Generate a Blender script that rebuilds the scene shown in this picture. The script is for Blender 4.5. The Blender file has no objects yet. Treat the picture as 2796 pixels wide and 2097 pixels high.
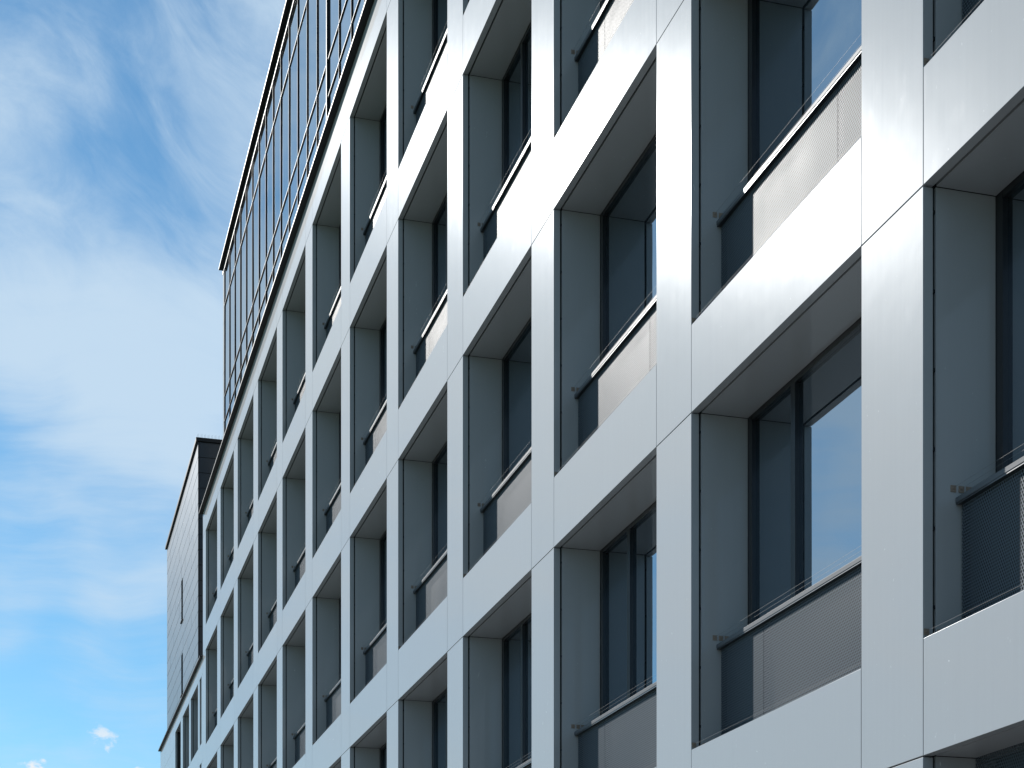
import bpy, bmesh, math, random
from mathutils import Vector
R = math.radians
random.seed(7)
scn = bpy.context.scene
col = scn.collection

# ------------------------------------------------------------------ camera
D = 5.50                       # distance of the camera from the facade plane (y = 0)
EYE = 1.60
THETA = 16.082                 # view axis against the facade direction (-x)
cam_d = bpy.data.cameras.new('camera')
cam = bpy.data.objects.new('camera', cam_d)
col.objects.link(cam)
cam.location = (0.0, -D, EYE)
cam.rotation_euler = (R(90), 0, R(90 - THETA))
cam_d.sensor_width = 36.0
cam_d.lens = 4700 / 2796 * 36.0
cam_d.shift_y = (2934.6 - 1048.5) / 2796
cam_d.clip_start = 0.05
cam_d.clip_end = 5000
scn.camera = cam

# ------------------------------------------------------------------ sun and sky
SUN = Vector((-0.9348, -0.3700, 0.5260)).normalized()
SUN_EL = math.asin(SUN.z)
SUN_AZ = math.atan2(SUN.x, SUN.y)          # clockwise from +Y

world = bpy.data.worlds.new('World')
scn.world = world
world.use_nodes = True
nt = world.node_tree
nt.nodes.clear()


class G:
    """small helper to write node graphs"""
    def __init__(s, tree): s.t = tree
    def n(s, kind, **kw):
        nd = s.t.nodes.new(kind)
        for k, v in kw.items():
            if k.startswith('i_'):
                nd.inputs[k[2:].replace('_', ' ')].default_value = v
            else:
                setattr(nd, k, v)
        return nd
    def l(s, a, b): s.t.links.new(a, b)
    def put(s, sock, v):
        if hasattr(v, 'is_output'): s.l(v, sock)
        else: sock.default_value = v
    def math(s, op, a, b=0.0, c=0.0, clamp=False):
        nd = s.t.nodes.new('ShaderNodeMath'); nd.operation = op; nd.use_clamp = clamp
        for k, v in enumerate((a, b, c)): s.put(nd.inputs[k], v)
        return nd.outputs[0]
    def smooth(s, v, a, b, lo=0.0, hi=1.0):
        nd = s.t.nodes.new('ShaderNodeMapRange'); nd.interpolation_type = 'SMOOTHSTEP'
        s.put(nd.inputs['Value'], v)
        for k, x in (('From Min', a), ('From Max', b), ('To Min', lo), ('To Max', hi)): s.put(nd.inputs[k], x)
        return nd.outputs['Result']
    def vec(s, x, y, z):
        nd = s.t.nodes.new('ShaderNodeCombineXYZ')
        for k, v in enumerate((x, y, z)): s.put(nd.inputs[k], v)
        return nd.outputs[0]
    def noise(s, v, scale, detail=4, rough=0.55, dist=0.0):
        nd = s.t.nodes.new('ShaderNodeTexNoise')
        s.l(v, nd.inputs['Vector'])
        nd.inputs['Scale'].default_value = scale; nd.inputs['Detail'].default_value = detail
        nd.inputs['Roughness'].default_value = rough; nd.inputs['Distortion'].default_value = dist
        return nd.outputs['Fac']
    def mix(s, fac, a, b):
        nd = s.t.nodes.new('ShaderNodeMix'); nd.data_type = 'RGBA'
        s.put(nd.inputs['Factor'], fac); s.put(nd.inputs[6], a); s.put(nd.inputs[7], b)
        return nd.outputs[2]


g = G(nt)
SKY_SEED, CUM_SEED = 11.3, 2.0
sky = g.n('ShaderNodeTexSky', sky_type='NISHITA', sun_disc=False)
sky.sun_elevation = SUN_EL
sky.sun_rotation = SUN_AZ
sky.altitude = 100
sky.air_density = 1.0
sky.dust_density = 0.10
sky.ozone_density = 6.0
tc = g.n('ShaderNodeTexCoord')
sep = g.n('ShaderNodeSeparateXYZ'); g.l(tc.outputs['Generated'], sep.inputs[0])
dx, dy, dz = sep.outputs
az = g.math('ARCTAN2', g.math('MULTIPLY', dy, -1.0), g.math('MULTIPLY', dx, -1.0))   # azimuth from -x, radians
el = g.math('ARCSINE', dz)
def nz2(u, v, w, scale, detail, rough, dist=0.0): return g.noise(g.vec(u, v, w), scale, detail, rough, dist)
mul, plus = (lambda a, b: g.math('MULTIPLY', a, b)), (lambda a, b: g.math('ADD', a, b))
# large, slow warp bends the streaks of the cirrus
wa = mul(plus(nz2(az, el, 2.3, 6.0, 2, 0.5), -0.5), 0.10)
we = mul(plus(nz2(az, el, 9.1, 6.0, 2, 0.5), -0.5), 0.07)
u, v = plus(az, wa), plus(el, we)
high = g.smooth(el, 0.34, 0.46)                                    # streaks level out towards the horizon
ud = plus(mul(u, 0.82), mul(v, 0.57)); vd = plus(mul(v, 0.82), mul(u, -0.57))
lowst = nz2(mul(u, 7.0), mul(v, 46.0), 4.4, 1.0, 9, 0.62)
highst = nz2(mul(ud, 15.0), mul(vd, 27.0), 6.6, 1.0, 12, 0.63, 0.45)
streak = plus(mul(lowst, g.math('SUBTRACT', 1.0, high)), mul(highst, high))
big = nz2(mul(u, 0.9), mul(v, 1.25), SKY_SEED, 8.5, 3, 0.5, 0.3)
bank = mul(g.smooth(plus(el, mul(plus(big, -0.5), 0.10)), 0.290, 0.395), g.smooth(plus(el, mul(plus(big, -0.5), 0.08)), 0.475, 0.395))
veil = mul(g.smooth(plus(el, mul(plus(big, -0.5), 0.06)), 0.215, 0.275), 0.15)
dens = plus(mul(big, 0.62), plus(mul(streak, 0.56), plus(mul(bank, 0.22), veil)))
cirrus = mul(g.smooth(dens, 0.52, 1.03), 0.90)
# a few small fair weather cumulus low over the horizon
cum = nz2(mul(az, 26.0), mul(el, 44.0), CUM_SEED, 1.0, 8, 0.58, 0.15)
band = mul(g.smooth(el, 0.12, 0.165), g.smooth(el, 0.215, 0.178))
cumulus = mul(g.smooth(plus(cum, mul(band, 0.10)), 0.70, 0.78), band)
tint = g.n('ShaderNodeVectorMath', operation='MULTIPLY'); g.l(sky.outputs[0], tint.inputs[0]); tint.inputs[1].default_value = (0.82, 1.05, 0.95)
skyc = g.mix(cirrus, tint.outputs[0], (4.75, 6.0, 7.2, 1))
skyc = g.mix(cumulus, skyc, (6.9, 7.2, 7.5, 1))
bg = g.n('ShaderNodeBackground'); bg.inputs['Strength'].default_value = 0.108
g.l(skyc, bg.inputs['Color'])
wo = g.n('ShaderNodeOutputWorld'); g.l(bg.outputs[0], wo.inputs[0])

sun_d = bpy.data.lights.new('sun', 'SUN')
sun_d.energy = 5.0
sun_d.angle = R(0.53)
sun_d.color = (1.0, 0.97, 0.925)
sun = bpy.data.objects.new('sun', sun_d)
col.objects.link(sun)
sun.location = SUN * 80
sun.rotation_euler = (-SUN).to_track_quat('-Z', 'Y').to_euler()

scn.view_settings.view_transform = 'Standard'
scn.view_settings.look = 'None'
scn.view_settings.exposure = 0.20
scn.view_settings.gamma = 1.0
scn.view_settings.use_curve_mapping = False
scn.cycles.use_denoising = True
scn.cycles.max_bounces = 8
scn.cycles.sample_clamp_direct = 6.0
scn.cycles.transparent_max_bounces = 8

# ------------------------------------------------------------------ materials
def new_mat(name):
    m = bpy.data.materials.new(name); m.use_nodes = True
    t = m.node_tree
    p = next(n for n in t.nodes if n.type == 'BSDF_PRINCIPLED')
    return m, G(t), p


def obj_vec(g):
    """object coordinates, shifted by a random amount for each object"""
    tc = g.n('ShaderNodeTexCoord'); oi = g.n('ShaderNodeObjectInfo')
    r = oi.outputs['Random']
    off = g.vec(g.math('MULTIPLY', r, 37.0), g.math('MULTIPLY', r, 11.0), g.math('MULTIPLY', r, 53.0))
    a = g.n('ShaderNodeVectorMath', operation='ADD')
    g.l(tc.outputs['Object'], a.inputs[0]); g.l(off, a.inputs[1])
    return a.outputs[0], r


def scaled(g, v, s):
    m = g.n('ShaderNodeVectorMath', operation='MULTIPLY'); g.l(v, m.inputs[0]); m.inputs[1].default_value = s
    return m.outputs[0]


def mat_panel():
    """satin silver coated aluminium cassette, clear lacquer, slight oil canning, fine vertical grain"""
    m, g, p = new_mat('silver_panel')
    v, r = obj_vec(g)
    streak = g.noise(scaled(g, v, (46, 46, 0.55)), 1.0, 6, 0.6)
    cloud = g.noise(v, 1.1, 3, 0.5)
    smudge = g.smooth(g.noise(scaled(g, v, (2.2, 2.2, 1.2)), 3.0, 6, 0.65), 0.56, 0.75)
    scr_v = scaled(g, v, (22, 22, 7))
    scr = g.smooth(g.noise(scr_v, 1.0, 2, 0.4, 3.0), 0.775, 0.80)
    tone = g.math('ADD', 0.93, g.math('ADD', g.math('MULTIPLY', r, 0.05), g.math('MULTIPLY', streak, 0.06)))
    tone = g.math('SUBTRACT', tone, g.math('MULTIPLY', smudge, 0.02))
    cm = g.n('ShaderNodeVectorMath', operation='SCALE'); cm.inputs[0].default_value = (0.33, 0.34, 0.355)
    g.l(tone, cm.inputs['Scale'])
    g.l(g.mix(g.math('MULTIPLY', scr, 0.5), cm.outputs[0], (0.9, 0.9, 0.9, 1)), p.inputs['Base Color'])
    p.inputs['Metallic'].default_value = 0.026
    rg = g.math('ADD', 0.20, g.math('ADD', g.math('MULTIPLY', streak, 0.05), g.math('MULTIPLY', smudge, 0.03)))
    g.l(rg, p.inputs['Roughness'])
    p.inputs['Specular IOR Level'].default_value = 0.0
    p.inputs['Coat Weight'].default_value = 0.55
    g.l(g.math('ADD', 0.045, g.math('MULTIPLY', smudge, 0.015)), p.inputs['Coat Roughness'])
    hgt = g.math('ADD', g.math('MULTIPLY', cloud, 0.008), g.math('MULTIPLY', streak, 0.00012))
    b = g.n('ShaderNodeBump'); b.inputs['Strength'].default_value = 0.35; b.inputs['Distance'].default_value = 1.0
    g.l(hgt, b.inputs['Height'])
    g.l(b.outputs[0], p.inputs['Normal']); g.l(b.outputs[0], p.inputs['Coat Normal'])
    # metal flakes in the paint: a weak, wide lobe
    fl = g.n('ShaderNodeBsdfGlossy'); fl.inputs['Color'].default_value = (0.97, 0.98, 1.0, 1); fl.inputs['Roughness'].default_value = 0.72
    mx = g.n('ShaderNodeMixShader'); mx.inputs[0].default_value = 0.046
    out = next(n for n in g.t.nodes if n.type == 'OUTPUT_MATERIAL')
    g.l(p.outputs[0], mx.inputs[1]); g.l(fl.outputs[0], mx.inputs[2]); g.l(mx.outputs[0], out.inputs[0])
    return m


def mat_simple(name, colr, rough, metal=0.0, coat=0.0, var=0.12, scale=3.0, spec=0.5):
    m, g, p = new_mat(name)
    v, r = obj_vec(g)
    nz = g.noise(v, scale, 6, 0.6)
    k = g.math('ADD', 1 - var * 0.75, g.math('ADD', g.math('MULTIPLY', nz, var), g.math('MULTIPLY', r, var * 0.5)))
    cm = g.n('ShaderNodeVectorMath', operation='SCALE'); cm.inputs[0].default_value = colr
    g.l(k, cm.inputs['Scale']); g.l(cm.outputs[0], p.inputs['Base Color'])
    g.l(g.math('ADD', rough - 0.04, g.math('MULTIPLY', nz, 0.08)), p.inputs['Roughness'])
    p.inputs['Metallic'].default_value = metal
    p.inputs['Coat Weight'].default_value = coat
    p.inputs['Specular IOR Level'].default_value = spec
    p.inputs['Coat Roughness'].default_value = 0.08
    return m


def mat_perforated():
    """anthracite sheet with staggered round holes that let light and view through"""
    m, g, p = new_mat('perforated_sheet')
    out = next(n for n in g.t.nodes if n.type == 'OUTPUT_MATERIAL')
    tc = g.n('ShaderNodeTexCoord')
    s = g.n('ShaderNodeSeparateXYZ'); g.l(tc.outputs['Object'], s.inputs[0])
    px_, pz_ = 0.024, 0.0205
    row = g.math('FLOOR', g.math('DIVIDE', s.outputs[2], pz_))
    shift = g.math('MULTIPLY', g.math('FLOORED_MODULO', row, 2.0), 0.5)
    fx = g.math('SUBTRACT', g.math('FRACT', g.math('ADD', g.math('DIVIDE', s.outputs[0], px_), shift)), 0.5)
    fz = g.math('SUBTRACT', g.math('FRACT', g.math('DIVIDE', s.outputs[2], pz_)), 0.5)
    ax = g.math('MULTIPLY', fx, px_); az = g.math('MULTIPLY', fz, pz_)
    dd = g.math('SQRT', g.math('ADD', g.math('MULTIPLY', ax, ax), g.math('MULTIPLY', az, az)))
    hole = g.math('LESS_THAN', dd, 0.0090)
    v, r = obj_vec(g)
    nz = g.noise(v, 2.5, 5, 0.6)
    p.inputs['Base Color'].default_value = (0.105, 0.128, 0.155, 1)
    p.inputs['Specular IOR Level'].default_value = 0.035
    g.l(g.math('ADD', 0.42, g.math('MULTIPLY', nz, 0.10)), p.inputs['Roughness'])
    tr = g.n('ShaderNodeBsdfTransparent')
    mx = g.n('ShaderNodeMixShader')
    g.l(hole, mx.inputs[0]); g.l(p.outputs[0], mx.inputs[1]); g.l(tr.outputs[0], mx.inputs[2])
    g.l(mx.outputs[0], out.inputs[0])
    return m


def mat_glass(name, tint, base, ior, wave=0.0009):
    """solar control glazing: coated mirror-like front, dark room behind"""
    m, g, p = new_mat(name)
    out = next(n for n in g.t.nodes if n.type == 'OUTPUT_MATERIAL')
    v, r = obj_vec(g)
    dirt = g.smooth(g.noise(scaled(g, v, (3, 3, 1.2)), 2.0, 7, 0.65), 0.45, 0.75)
    specks = g.smooth(g.noise(v, 60.0, 3, 0.5), 0.70, 0.74)
    nz = g.noise(v, 0.9, 2, 0.5)
    b = g.n('ShaderNodeBump'); b.inputs['Strength'].default_value = 1.0; b.inputs['Distance'].default_value = wave
    g.l(nz, b.inputs['Height'])
    fr = g.n('ShaderNodeFresnel'); fr.inputs['IOR'].default_value = ior
    gl = g.n('ShaderNodeBsdfGlossy'); gl.inputs['Color'].default_value = (*tint, 1)
    gl.inputs['Roughness'].default_value = 0.012
    g.l(b.outputs[0], gl.inputs['Normal'])
    df = g.n('ShaderNodeBsdfDiffuse'); df.inputs['Color'].default_value = (*base, 1)
    dust = g.n('ShaderNodeBsdfDiffuse'); dust.inputs['Color'].default_value = (0.5, 0.5, 0.5, 1)
    mx = g.n('ShaderNodeMixShader'); g.l(fr.outputs[0], mx.inputs[0]); g.l(df.outputs[0], mx.inputs[1]); g.l(gl.outputs[0], mx.inputs[2])
    m2 = g.n('ShaderNodeMixShader')
    g.l(g.math('ADD', g.math('MULTIPLY', dirt, 0.018), g.math('MULTIPLY', specks, 0.05)), m2.inputs[0])
    g.l(mx.outputs[0], m2.inputs[1]); g.l(dust.outputs[0], m2.inputs[2])
    g.l(m2.outputs[0], out.inputs[0])
    return m


def mat_ground(name, colr, tile):
    m, g, p = new_mat(name)
    tc = g.n('ShaderNodeTexCoord')
    nz = g.noise(tc.outputs['Object'], 0.7, 8, 0.65); n2 = g.noise(tc.outputs['Object'], 35.0, 3, 0.6)
    br = g.n('ShaderNodeTexBrick'); g.l(tc.outputs['Object'], br.inputs['Vector'])
    br.inputs['Scale'].default_value = 1.0; br.inputs['Brick Width'].default_value = tile; br.inputs['Row Height'].default_value = tile / 2
    br.inputs['Mortar Size'].default_value = 0.006 if tile < 5 else 0.0
    br.inputs['Color1'].default_value = (1, 1, 1, 1); br.inputs['Color2'].default_value = (0.9, 0.9, 0.9, 1)
    br.inputs['Mortar'].default_value = (0.45, 0.45, 0.45, 1)
    k = g.math('ADD', 0.72, g.math('ADD', g.math('MULTIPLY', nz, 0.35), g.math('MULTIPLY', n2, 0.2)))
    mm = g.n('ShaderNodeVectorMath', operation='SCALE'); mm.inputs[0].default_value = colr; g.l(k, mm.inputs['Scale'])
    mu = g.n('ShaderNodeVectorMath', operation='MULTIPLY'); g.l(mm.outputs[0], mu.inputs[0]); g.l(br.outputs['Color'], mu.inputs[1])
    g.l(mu.outputs[0], p.inputs['Base Color']); p.inputs['Roughness'].default_value = 0.85
    return m


M = {
    'panel': mat_panel(),
    'dark': mat_simple('joint_backing', (0.018, 0.019, 0.021), 0.7),
    'frame': mat_simple('anthracite_frame', (0.016, 0.019, 0.024), 0.35, 0.2, 0.3),
    'rail': mat_simple('anthracite_rail', (0.105, 0.115, 0.13), 0.50, 0.0, 0.03, spec=0.05),
    'cap': mat_simple('anthracite_capping', (0.020, 0.022, 0.026), 0.5, 0.0, 0.02, spec=0.08),
    'mullion': mat_simple('anthracite_mullion', (0.016, 0.019, 0.024), 0.5, 0.0, 0.0, spec=0.05),
    'perf': mat_perforated(),
    'glass': mat_glass('window_glass', (0.74, 0.88, 1.0), (0.006, 0.009, 0.012), 6.0),
    'curtain': mat_glass('curtain_glass', (0.95, 0.98, 1.0), (0.010, 0.014, 0.020), 30.0),
    'clad': mat_simple('grey_cladding', (0.024, 0.032, 0.045), 0.40, 0.0, 0.16, 0.16, 1.2, spec=0.25),
    'wall': mat_simple('grey_render', (0.32, 0.32, 0.31), 0.8),
    'roof': mat_simple('roof_gravel', (0.30, 0.29, 0.27), 0.9, scale=20),
    'steel': mat_simple('stainless_wire', (0.14, 0.14, 0.14), 0.6, 0.0),
    'clip': mat_simple('weathered_clip', (0.24, 0.19, 0.155), 0.7, 0.2, 0.0, 0.4, 120),
    'pave': mat_ground('pavement_slabs', (0.26, 0.255, 0.245), 0.6),
    'asphalt': mat_ground('asphalt', (0.060, 0.060, 0.062), 50),
    'kerb': mat_simple('kerb_stone', (0.36, 0.35, 0.33), 0.85, scale=12),
    'grass': mat_simple('lawn', (0.07, 0.11, 0.035), 0.95, var=0.4, scale=6),
}

# ------------------------------------------------------------------ mesh helpers
def boxes(name, items, bevel=0.0, mats=None):
    """items: (x0, x1, y0, y1, z0, z1[, material index]) joined into one mesh"""
    bm = bmesh.new()
    for it in items:
        x0, x1, y0, y1, z0, z1 = it[:6]
        mi = it[6] if len(it) > 6 else 0
        vs = [bm.verts.new(c) for c in ((x0, y0, z0), (x1, y0, z0), (x1, y1, z0), (x0, y1, z0),
                                        (x0, y0, z1), (x1, y0, z1), (x1, y1, z1), (x0, y1, z1))]
        for f in ((3, 2, 1, 0), (4, 5, 6, 7), (0, 1, 5, 4), (1, 2, 6, 5), (2, 3, 7, 6), (3, 0, 4, 7)):
            fc = bm.faces.new([vs[k] for k in f]); fc.material_index = mi
    if bevel:
        bmesh.ops.bevel(bm, geom=list(bm.edges), offset=bevel, segments=2, profile=0.6, affect='EDGES')
    me = bpy.data.meshes.new(name)
    bm.to_mesh(me); bm.free()
    for mm in (mats or []): me.materials.append(mm)
    return me


def quads(name, verts, faces, mat):
    me = bpy.data.meshes.new(name); me.from_pydata(verts, [], faces); me.update(); me.materials.append(mat)
    return me


def add(name, me, parent=None, loc=(0, 0, 0)):
    o = bpy.data.objects.new(name, me); col.objects.link(o)
    o.location = loc
    if parent: o.parent = parent
    return o


def thing(name, label, cat, loc):
    o = bpy.data.objects.new(name, None); col.objects.link(o)
    o.empty_display_size = 0.5
    o.location = loc; o['label'] = label; o['category'] = cat
    return o


def structure(o): o['kind'] = 'structure'; return o


# ------------------------------------------------------------------ ground
structure(add('ground', boxes('ground', [(-1500, 1500, -1500, 1500, -0.4, -0.13)], mats=[M['grass']])))
structure(add('pavement', boxes('pavement', [(-140, 60, -9.0, 0.30, -0.30, 0.0)], mats=[M['pave']])))
structure(add('road', boxes('road', [(-400, 400, -17.0, -9.16, -0.30, -0.125)], mats=[M['asphalt']])))
kerb_root = structure(add('kerb', boxes('kerb', [(-140, 60, -9.152, -9.008, -0.30, 0.0)], 0.012, [M['kerb']])))

# ------------------------------------------------------------------ main building dimensions
BAY, PIER = 3.878, 0.822
OPEN = BAY - PIER
X_P0 = -9.717                       # right edge of pier number 0
NP = 12                             # piers 0..11 (plus one at -1, nearest the camera)
LEV = [0.01 + 3.6 * k for k in range(6)]          # lintel levels, LEV[1] = 3.61 ... LEV[5] = 18.01
SPAN = 0.742                        # height of a spandrel
TOP = LEV[5] + SPAN
X_END = X_P0 - BAY * (NP - 1) - PIER              # far corner of the white facade
X_NEAR = X_P0 + BAY                 # right edge of pier -1
RET, GRV, REV = 0.070, 0.092, 0.520
px_right = lambda n: X_P0 - BAY * n

office = thing('office_building', 'white metal office building with a deep grid facade of piers and recessed windows', 'building', (X_END, 0, 0))
O = Vector(office.location)
def part(name, me, x, y, z): return add(name, me, office, (x - O.x, y - O.y, z - O.z))

# body behind the cladding
part('wall', boxes('wall', [(X_END + 0.03, X_NEAR - 0.03, 0.64, 13.0, 0.0, TOP - 0.30)], mats=[M['wall']]), 0, 0, 0)
part('end_wall', boxes('end_wall', [(0.004, 0.028, 0.012, 13.02, 0.0, TOP - 0.02)], 0.002, [M['panel']]), X_END, 0.06, 0)
part('roof_deck', boxes('roof_deck', [(X_END + 0.06, X_NEAR - 0.06, 0.66, 12.9, TOP - 0.298, TOP - 0.22)], mats=[M['roof']]), 0, 0, 0)

# dark carcass seen only in the joints
me_pcore = boxes('pier_carcass', [(0.03, PIER - 0.03, RET + 0.002, 0.638, 0.0, TOP - 0.03)], mats=[M['dark']])
me_score = boxes('slab_carcass', [(-0.026, OPEN + 0.026, RET + 0.002, 0.638, 0.048, 0.70)], mats=[M['dark']])

me_pier = boxes('pier_panel', [(0, PIER, 0, RET, 0.005, 3.595)], 0.0022, [M['panel']])
me_pier_t = boxes('pier_panel_top', [(0, PIER, 0, RET, 0.005, SPAN)], 0.0022, [M['panel']])
me_span = boxes('spandrel_panel', [(0.007, OPEN - 0.007, 0, RET, 0.004, SPAN)], 0.0022, [M['panel']])
me_soff = boxes('soffit_panel', [(0.002, OPEN - 0.002, GRV, REV, 0.007, 0.032)], 0.0015, [M['panel']])
JZ0, JZ1 = 0.702, 3.604
riv = [(-0.0295, -0.024, RET + 0.003, RET + 0.011, z - 0.006, z + 0.006) for z in (0.9, 1.35, 1.8, 2.25, 2.7, 3.15)]
me_jl = boxes('jamb_panel', [(-0.027, -0.002, GRV, REV, JZ0, JZ1)], 0.0015, [M['panel']])
me_jr = boxes('jamb_panel', [(0.002, 0.027, GRV, REV, JZ0, JZ1)], 0.0015, [M['panel']])
me_jg = boxes('groove_screws', [(-0.0305, -0.010, RET + 0.001, GRV + 0.006, z - 0.011, z + 0.011) for z in (0.95, 1.45, 1.95, 2.45, 2.95, 3.45)], mats=[M['cap']])

# windows: fixed frame with one mullion, 0.88 m from the left or from the right
SEAM = 0.88
def window_mesh(seam, z0, z1):
    w = 0.075
    return boxes('window', [(-0.024, w, REV + 0.003, 0.60, z0, z1), (OPEN - w, OPEN + 0.024, REV + 0.003, 0.60, z0, z1),
                            (w, OPEN - w, REV + 0.004, 0.599, z1 - w, z1), (w, OPEN - w, REV + 0.004, 0.599, z0, z0 + w),
                            (seam - 0.04, seam + 0.04, REV + 0.002, 0.601, z0 + w, z1 - w)], 0.003, [M['frame']])
WZ0, WZ1 = 0.703, 3.64
me_win = {s: window_mesh(s, WZ0, WZ1) for s in (SEAM, OPEN - SEAM)}
def pane_mesh(x0, x1, z0, z1): return boxes('pane', [(x0, x1, 0.560, 0.584, z0, z1)], mats=[M['glass']])
me_pane = {s: (pane_mesh(0.070, s - 0.036, WZ0 + 0.07, WZ1 - 0.07), pane_mesh(s + 0.036, OPEN - 0.070, WZ0 + 0.07, WZ1 - 0.07)) for s in me_win}

# guard: cap rail with two perforated sheets below
GY = 0.268
RB, RT = 1.605, 1.650
me_rail = boxes('guard', [(0.004, OPEN - 0.004, GY - 0.040, GY + 0.070, RB + 0.012, RT, 0), (0.005, OPEN - 0.005, GY - 0.036, GY + 0.069, RB, RB + 0.0118, 1)], 0.002, [M['rail'], M['frame']])  # lower slab in the dark frame colour: underside shade of the rail painted in
def sheet(x0, x1, z0=0.56, z1=RB + 0.004, y=GY): return boxes('perforated_panel', [(x0, x1, y, y + 0.003, z0, z1)], mats=[M['perf']])
me_sheet = {s: (sheet(0.014, s - 0.004), sheet(s + 0.004, OPEN - 0.014)) for s in me_win}
me_gback = boxes('guard_backing', [(0.006, OPEN - 0.006, GY + 0.048, GY + 0.056, 0.56, RB - 0.001)], mats=[M['dark']])
me_edge = boxes('guard_frame', [(0.016, 0.040, GY + 0.005, GY + 0.045, 0.56, RB + 0.002), (OPEN - 0.040, OPEN - 0.016, GY + 0.005, GY + 0.045, 0.56, RB + 0.002)], 0.002, [M['cap']])
me_post = boxes('guard_post', [(-0.010, 0.010, GY + 0.006, GY + 0.046, 0.56, RB + 0.002)], 0.002, [M['cap']])

# bird wires: three thin wires on small square clips along an edge
def wire_mesh(y0, ys, z):
    it = []
    for k, y in enumerate(ys):
        it.append((0.0, OPEN, y - 0.0005, y + 0.0005, z + 0.028, z + 0.029, 0))
        it.append((-0.004, 0.004, y - 0.019, y + 0.019, z + 0.002, z + 0.044, 1))
        it.append((0.004, 0.010, y - 0.006, y + 0.006, z + 0.020, z + 0.036, 1))
    return boxes('bird_wire', it, 0, [M['steel'], M['clip']])
me_wire_r = wire_mesh(0, (0.215, 0.272, 0.325), RT + 0.035)
me_wire_s = wire_mesh(0, (0.024, 0.120, 0.180), SPAN + 0.020)

# ground floor: perforated ventilation screen over the whole opening
me_screen = boxes('ventilation_screen', [(0.004, OPEN - 0.004, 0.372, 0.376, 0.0, 3.629)], mats=[M['perf']])
me_gjl = boxes('jamb_panel', [(-0.027, -0.002, GRV, REV, 0.0, JZ1)], 0.0015, [M['panel']])
me_gjr = boxes('jamb_panel', [(0.002, 0.027, GRV, REV, 0.0, JZ1)], 0.0015, [M['panel']])
me_back = boxes('shop_back', [(-0.02, OPEN + 0.02, 0.58, 0.62, 0.0, 3.63)], mats=[M['dark']])

for n in range(-1, NP):
    xl = px_right(n) - PIER
    part('pier_carcass', me_pcore, xl, 0, 0)
    for k in range(5):
        part('pier_panel', me_pier, xl, 0, LEV[k])
    part('pier_panel', me_pier_t, xl, 0, LEV[5])

for n in range(0, NP):                      # opening to the right of pier n
    x = px_right(n)
    for k in range(1, 6):
        z = LEV[k]
        part('slab_carcass', me_score, x, 0, z)
        part('spandrel_panel', me_span, x, 0, z)
        part('soffit_panel', me_soff, x, 0, z)
    part('jamb_panel', me_gjl, x, 0, LEV[0]); part('jamb_panel', me_gjr, x + OPEN, 0, LEV[0])
    part('ventilation_screen', me_screen, x, 0, LEV[0])
    part('screen_backing', me_back, x, 0, LEV[0])
    for k in range(1, 5):                   # storeys with windows
        z = LEV[k]
        s = SEAM if k % 2 == 1 else OPEN - SEAM
        part('jamb_panel', me_jl, x, 0, z)
        part('jamb_panel', me_jr, x + OPEN, 0, z)
        part('groove_screws', me_jg, x, 0, z)
        w = part('window', me_win[s], x, 0, z)
        for me in me_pane[s]: add('pane', me, w)
        gd = part('guard', me_rail, x, 0, z)
        for me in me_sheet[s]: add('perforated_panel', me, gd)
        add('guard_frame', me_edge, gd)
        add('guard_backing', me_gback, gd)
        add('guard_post', me_post, gd, (s, 0, 0))
        part('bird_wire', me_wire_r, x, 0, z)
        part('bird_wire', me_wire_s, x, 0, z)

# parapet capping
part('parapet_cap', boxes('parapet_cap', [(X_END - 0.10, X_NEAR + 0.02, -0.12, 0.70, TOP + 0.012, TOP + 0.052),
                                          ], 0.003, [M['cap']]), 0, 0, 0)
part('parapet_cleat', boxes('parapet_cleat', [(X_END + 0.02, X_NEAR - 0.02, 0.02, 0.60, TOP + 0.001, TOP + 0.011)], 0, [M['dark']]), 0, 0, 0)

# ------------------------------------------------------------------ glazed upper storeys, set back on the roof
SB = 0.627
MX0, MSP, NM = -52.88, BAY / 3, 23
GX1 = MX0 + MSP * (NM - 1)
PT, PC = 26.20, 26.44
penthouse = thing('glazed_rooftop_storey', 'blue mirrored glass curtain wall storey with black mullions on top of the white building', 'building', (-53.4, SB, TOP - 0.22))
PO = Vector(penthouse.location)
def pp(name, me, x, y, z): return add(name, me, penthouse, (x - PO.x, y - PO.y, z - PO.z))
pp('body', boxes('body', [(-53.36, GX1 - 0.02, SB + 0.06, 12.0, TOP - 0.219, PT)], mats=[M['dark']]), 0, 0, 0)
pp('side_wall', boxes('side_wall', [(-53.40, -53.365, SB + 0.02, 12.02, TOP - 0.219, PT)], mats=[M['wall']]), 0, 0, 0)
zs = [18.56, 21.53, 22.29, 25.06, 26.17]
for j in range(5):                                     # pale corner panels
    a = TOP - 0.219 + (PT - TOP + 0.219) / 5 * j
    pp('corner_panel', boxes('corner_panel', [(-53.40, -52.915, SB, SB + 0.055, a + 0.006, a + (PT - TOP + 0.219) / 5 - 0.006)], 0.002, [M['panel']]), 0, 0, 0)
for j in range(4):
    zc = 0.5 * (zs[j] + zs[j + 1]); hh = 0.5 * (zs[j + 1] - zs[j]) - 0.007
    me = boxes('pane', [(-MSP / 2 + 0.007, MSP / 2 - 0.007, 0.0, 0.048, -hh, hh)], mats=[M['curtain']])
    for k in range(NM - 1):
        o = pp('pane', me, MX0 + MSP * (k + 0.5), SB + 0.004, zc)
        o.rotation_euler = (random.uniform(-0.0016, 0.0016), 0, random.uniform(-0.0016, 0.0016))
me_mu = boxes('mullion', [(-0.009, 0.009, SB - 0.022, SB + 0.055, TOP - 0.219, PT)], 0.004, [M['mullion']])
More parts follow.
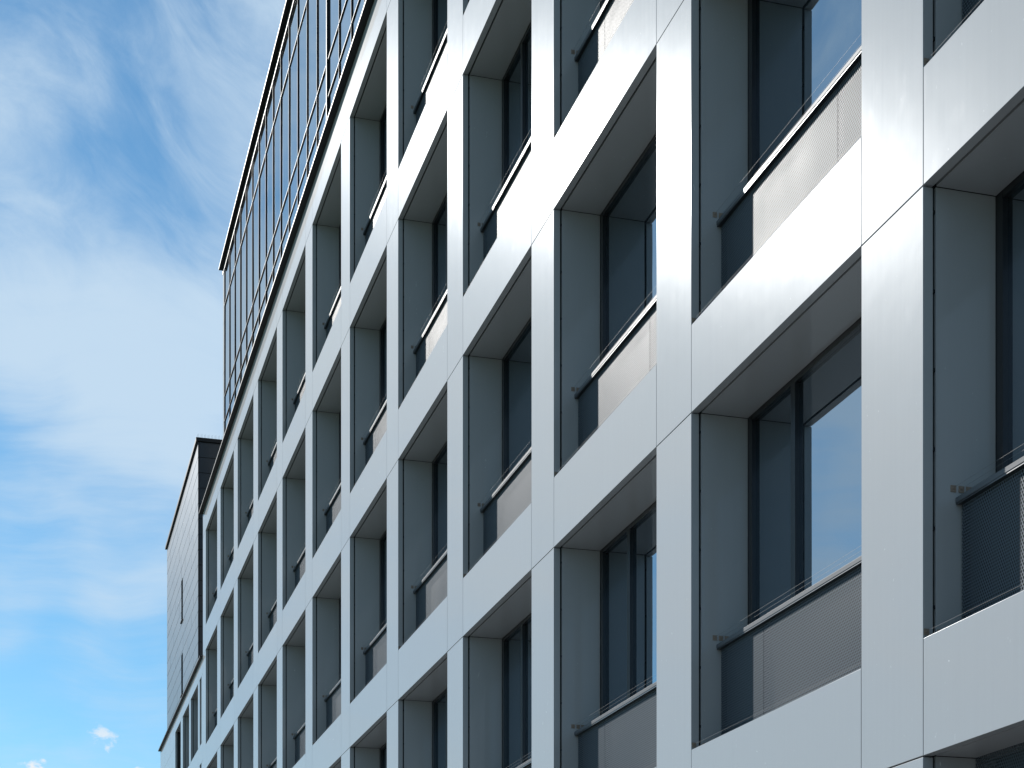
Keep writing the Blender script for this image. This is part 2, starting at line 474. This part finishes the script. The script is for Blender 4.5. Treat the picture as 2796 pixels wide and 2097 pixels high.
me_mw = boxes('wide_mullion', [(-0.075, -0.030, SB - 0.040, SB + 0.055, TOP - 0.219, PT, 0), (-0.026, 0.014, SB - 0.038, SB + 0.055, TOP - 0.219, PT, 1)], 0.004, [M['panel'], M['mullion']])
for k in range(NM):
    if k == 14: pp('wide_mullion', me_mw, MX0 + MSP * k, 0, 0)
    else: pp('mullion', me_mu, MX0 + MSP * k, 0, 0)
for z in zs:
    pp('transom', boxes('transom', [(MX0 + 0.0, GX1, SB - 0.019, SB + 0.052, z - 0.010, z + 0.010)], 0.002, [M['mullion']]), 0, 0, 0)
pp('roof_cap', boxes('roof_cap', [(-53.47, GX1 + 0.05, SB - 0.125, 12.06, PC - 0.050, PC), (-53.405, GX1 + 0.02, SB - 0.012, 12.0, PT + 0.004, PC - 0.051)], 0.004, [M['cap']]), 0, 0, 0)
spk = []
x = -53.40
while x < GX1:
    for sgn in (-1, 0, 1):
        spk.append((x + 0.02 * sgn - 0.0016, x + 0.02 * sgn + 0.0016, SB - 0.05 + 0.03 * sgn, SB - 0.0468 + 0.03 * sgn, PC, PC + 0.13))
    x += 0.11
o = pp('bird_spikes', boxes('bird_spikes', spk, 0, [M['steel']]), 0, 0, 0); o['kind'] = 'stuff'

# ------------------------------------------------------------------ lower white wing beyond the corner
WX0, WX1, WT = -69.3, X_END - 0.004, 14.40
wing = thing('lower_white_wing', 'lower white panelled wing with narrow windows at the far end of the facade', 'building', (WX0, 0, 0))
WO = Vector(wing.location)
def wp(name, me, x=0, y=0, z=0): return add(name, me, wing, (x - WO.x, y - WO.y, z - WO.z))
wp('wall', boxes('wall', [(WX0 + 0.03, WX1 - 0.01, 0.60, 13.0, 0, WT - 0.25)], mats=[M['wall']]))
ops = [(-54.15, -53.62), (-57.0, -54.69), (-59.81, -57.56), (-62.69, -60.57)]
xe = [WX0] + [v for a in sorted(ops) for v in a] + [WX1]
rows = [(0.0, 4.45), (4.45 + 0.6, 7.55), (7.55 + 0.6, 11.22), (11.82, 13.88)]     # window heights
bands = [(4.45, 5.05), (7.55, 8.15), (11.22, 11.82), (13.88, WT)]
J = 0.004
def panel(x0, x1, z0, z1, y0=0.0, y1=RET): return boxes('cladding_panel', [(x0 + J, x1 - J, y0, y1, z0 + J, z1 - J)], 0.002, [M['panel']])
for i in range(0, len(xe), 2):                          # piers between the openings
    a, b = xe[i], xe[i + 1]
    if i == 0: continue
    for z0, z1 in rows: wp('cladding_panel', panel(a, b, z0, z1))
    wp('pier_carcass', boxes('pier_carcass', [(a + 0.03, b - 0.03, RET + 0.002, 0.598, 0, WT - 0.02)], mats=[M['dark']]))
    wp('jamb_panel', boxes('jamb_panel', [(b - 0.027, b - 0.002, GRV, REV, 0, 13.9)], 0, [M['panel']]))
edges_x = [xe[1]] + [xe[i] for i in range(2, len(xe), 2)]
cuts = sorted({xe[1], -59.81 - 0.3, -57.28, -54.42, WX1})
for z0, z1 in bands:
    for a, b in zip(cuts, cuts[1:]): wp('cladding_panel', panel(a, b, z0, z1))
    for a, b in ops:
        wp('soffit_panel', boxes('soffit_panel', [(a + 0.002, b - 0.002, GRV, REV, z0 + 0.02, z0 + 0.045)], 0, [M['panel']]))
# blank field at the far end: running bond panels
zrow = [WT - 0.98 * k for k in range(15)]
for r_, zt in enumerate(zrow):
    zb = max(zt - 0.98, 0.0)
    xs = [WX0, WX0 + 2.2, WX0 + 4.4, xe[1]] if r_ % 2 == 0 else [WX0, WX0 + 1.1, WX0 + 3.3, WX0 + 5.5, xe[1]]
    for a, b in zip(xs, xs[1:]): wp('cladding_panel', panel(a, b, zb, zt))
    if zb <= 0: break
wp('field_carcass', boxes('field_carcass', [(WX0 + 0.02, xe[1] - 0.03, RET + 0.002, 0.598, 0, WT - 0.02)], mats=[M['dark']]))
wp('band_carcass', boxes('band_carcass', [(xe[1] - 0.02, WX1 - 0.01, RET + 0.003, 0.597, z0 + 0.047, z1 - 0.01) for z0, z1 in bands], mats=[M['dark']]))
for a, b in ops:
    for z0, z1 in rows:
        wf = 0.06
        w = wp('window', boxes('window', [(a, a + wf, REV, 0.58, z0, z1 + 0.02), (b - wf, b, REV, 0.58, z0, z1 + 0.02),
                                          (a + wf, b - wf, REV, 0.58, z1 - 0.04, z1 + 0.02), (a + wf, b - wf, REV, 0.58, z0, z0 + wf)], 0.002, [M['frame']]))
        pn = add('pane', boxes('pane', [(a + wf - 0.004, b - wf + 0.004, 0.545, 0.57, z0 + wf - 0.004, z1 - 0.036)], mats=[M['glass']]), w)
        if b - a > 1 and z0 > 10:
            gd = wp('guard', boxes('guard', [(a + 0.004, b - 0.004, GY - 0.034, GY + 0.07, z0 + 0.865, z0 + 0.91)], 0.003, [M['rail']]))
            add('perforated_panel', boxes('perforated_panel', [(a + 0.014, b - 0.014, GY, GY + 0.003, z0 - 0.15, z0 + 0.868)], mats=[M['perf']]), gd)
wp('parapet_cap', boxes('parapet_cap', [(WX0 - 0.08, X_END - 0.11, -0.085, 0.64, WT + 0.002, WT + 0.045), (X_END - 0.112, WX1 - 0.01, -0.020, 0.64, WT + 0.003, WT + 0.044)], 0.003, [M['cap']]))
wp('roof_deck', boxes('roof_deck', [(WX0 + 0.05, WX1 - 0.01, 0.62, 12.9, WT - 0.249, WT - 0.15)], mats=[M['roof']]))

# ------------------------------------------------------------------ dark grey panel-clad block behind the wing
TX1, TX0, TY, TT = -55.65, -67.4, 0.10, 21.90
tower = thing('grey_clad_block', 'dark grey block clad in staggered long panels with two slit windows', 'building', (TX0, TY, WT - 0.15))
TO = Vector(tower.location)
def tp(name, me, x=0, y=0, z=0): return add(name, me, tower, (x - TO.x, y - TO.y, z - TO.z))
tz0 = WT + 0.05
PH = 0.492
slits = [(-61.45, -60.87, 17.50, 18.95), (-61.45, -60.87, 14.90, 16.34)]
def minus(rect, holes):
    """cut the slit windows out of a panel rectangle"""
    out = [rect]
    for hx0, hx1, hz0, hz1 in holes:
        nxt = []
        for x0, x1, z0, z1 in out:
            if hx1 <= x0 or hx0 >= x1 or hz1 <= z0 or hz0 >= z1: nxt.append((x0, x1, z0, z1)); continue
            if hx0 > x0: nxt.append((x0, hx0, z0, z1))
            if hx1 < x1: nxt.append((hx1, x1, z0, z1))
            m0, m1 = max(x0, hx0), min(x1, hx1)
            if hz0 > z0: nxt.append((m0, m1, z0, hz0))
            if hz1 < z1: nxt.append((m0, m1, hz1, z1))
        out = nxt
    return [q for q in out if q[1] - q[0] > 0.03 and q[3] - q[2] > 0.03]
front = [(q[0], q[1], TY + 0.034, TY + 0.42, q[2], q[3]) for q in minus((TX0 + 0.03, TX1 - 0.03, WT - 0.149, TT - 0.05), slits)]
tp('body', boxes('body', [(TX0 + 0.03, TX1 - 0.03, TY + 0.4205, 12.0, WT - 0.149, TT - 0.05)] + front, mats=[M['dark']]))
LEN = 2.94
for r_ in range(16):
    zt = TT - 0.06 - PH * r_
    zb = max(zt - PH, tz0 - 0.12)
    if zt - zb < 0.05: break
    off = (0.0, 0.5, 0.25, 0.75)[r_ % 4] * LEN
    xs = [TX0]; x = TX0 + (off if off > 0.3 else LEN)
    while x < TX1 - 0.3: xs.append(x); x += LEN
    xs.append(TX1)
    for a, b in zip(xs, xs[1:]):
        for q in minus((a, b, zb, zt), slits):
            tp('cladding_panel', boxes('cladding_panel', [(q[0] + 0.009, q[1] - 0.009, TY + random.uniform(-0.0015, 0.0015), TY + 0.030, q[2] + 0.009, q[3] - 0.009)], 0.002, [M['clad']]))
    ys = [TY + 0.032, 1.35 + (1.4 if r_ % 2 else 0), 4.3, 7.2, 10.0, 12.0]
    for a, b in zip(ys, ys[1:]):                        # the side that turns to the street corner
        tp('cladding_panel', boxes('cladding_panel', [(TX1 - 0.028, TX1 + random.uniform(-0.0015, 0.0015), a + 0.009, b - 0.009, zb + 0.009, zt - 0.009)], 0.002, [M['clad']]))
for a, b, z0, z1 in slits:
    w = tp('slit_window', boxes('slit_window', [(a + 0.002, a + 0.05, TY + 0.30, TY + 0.36, z0, z1), (b - 0.05, b - 0.002, TY + 0.30, TY + 0.36, z0, z1),
                                                (a + 0.05, b - 0.05, TY + 0.30, TY + 0.36, z1 - 0.05, z1), (a - 0.01, b + 0.01, TY - 0.045, TY + 0.36, z0 - 0.03, z0 - 0.001)], 0.002, [M['cap']]))
    add('pane', boxes('pane', [(a + 0.048, b - 0.048, TY + 0.33, TY + 0.35, z0, z1 - 0.048)], mats=[M['glass']]), w)
tp('roof_cap', boxes('roof_cap', [(TX0 - 0.06, TX1 + 0.06, TY - 0.07, 12.05, TT - 0.058, TT + 0.06)], 0.004, [M['cap']]))
spk = []
y = TY
while y < 9.0:
    for sgn in (-1, 0, 1):
        spk.append((TX1 + 0.03 * sgn - 0.0018, TX1 + 0.03 * sgn + 0.0018, y + 0.02 * sgn, y + 0.02 * sgn + 0.0036, TT + 0.06, TT + 0.19))
    y += 0.11
o = tp('bird_spikes', boxes('bird_spikes', spk, 0, [M['steel']])); o['kind'] = 'stuff'
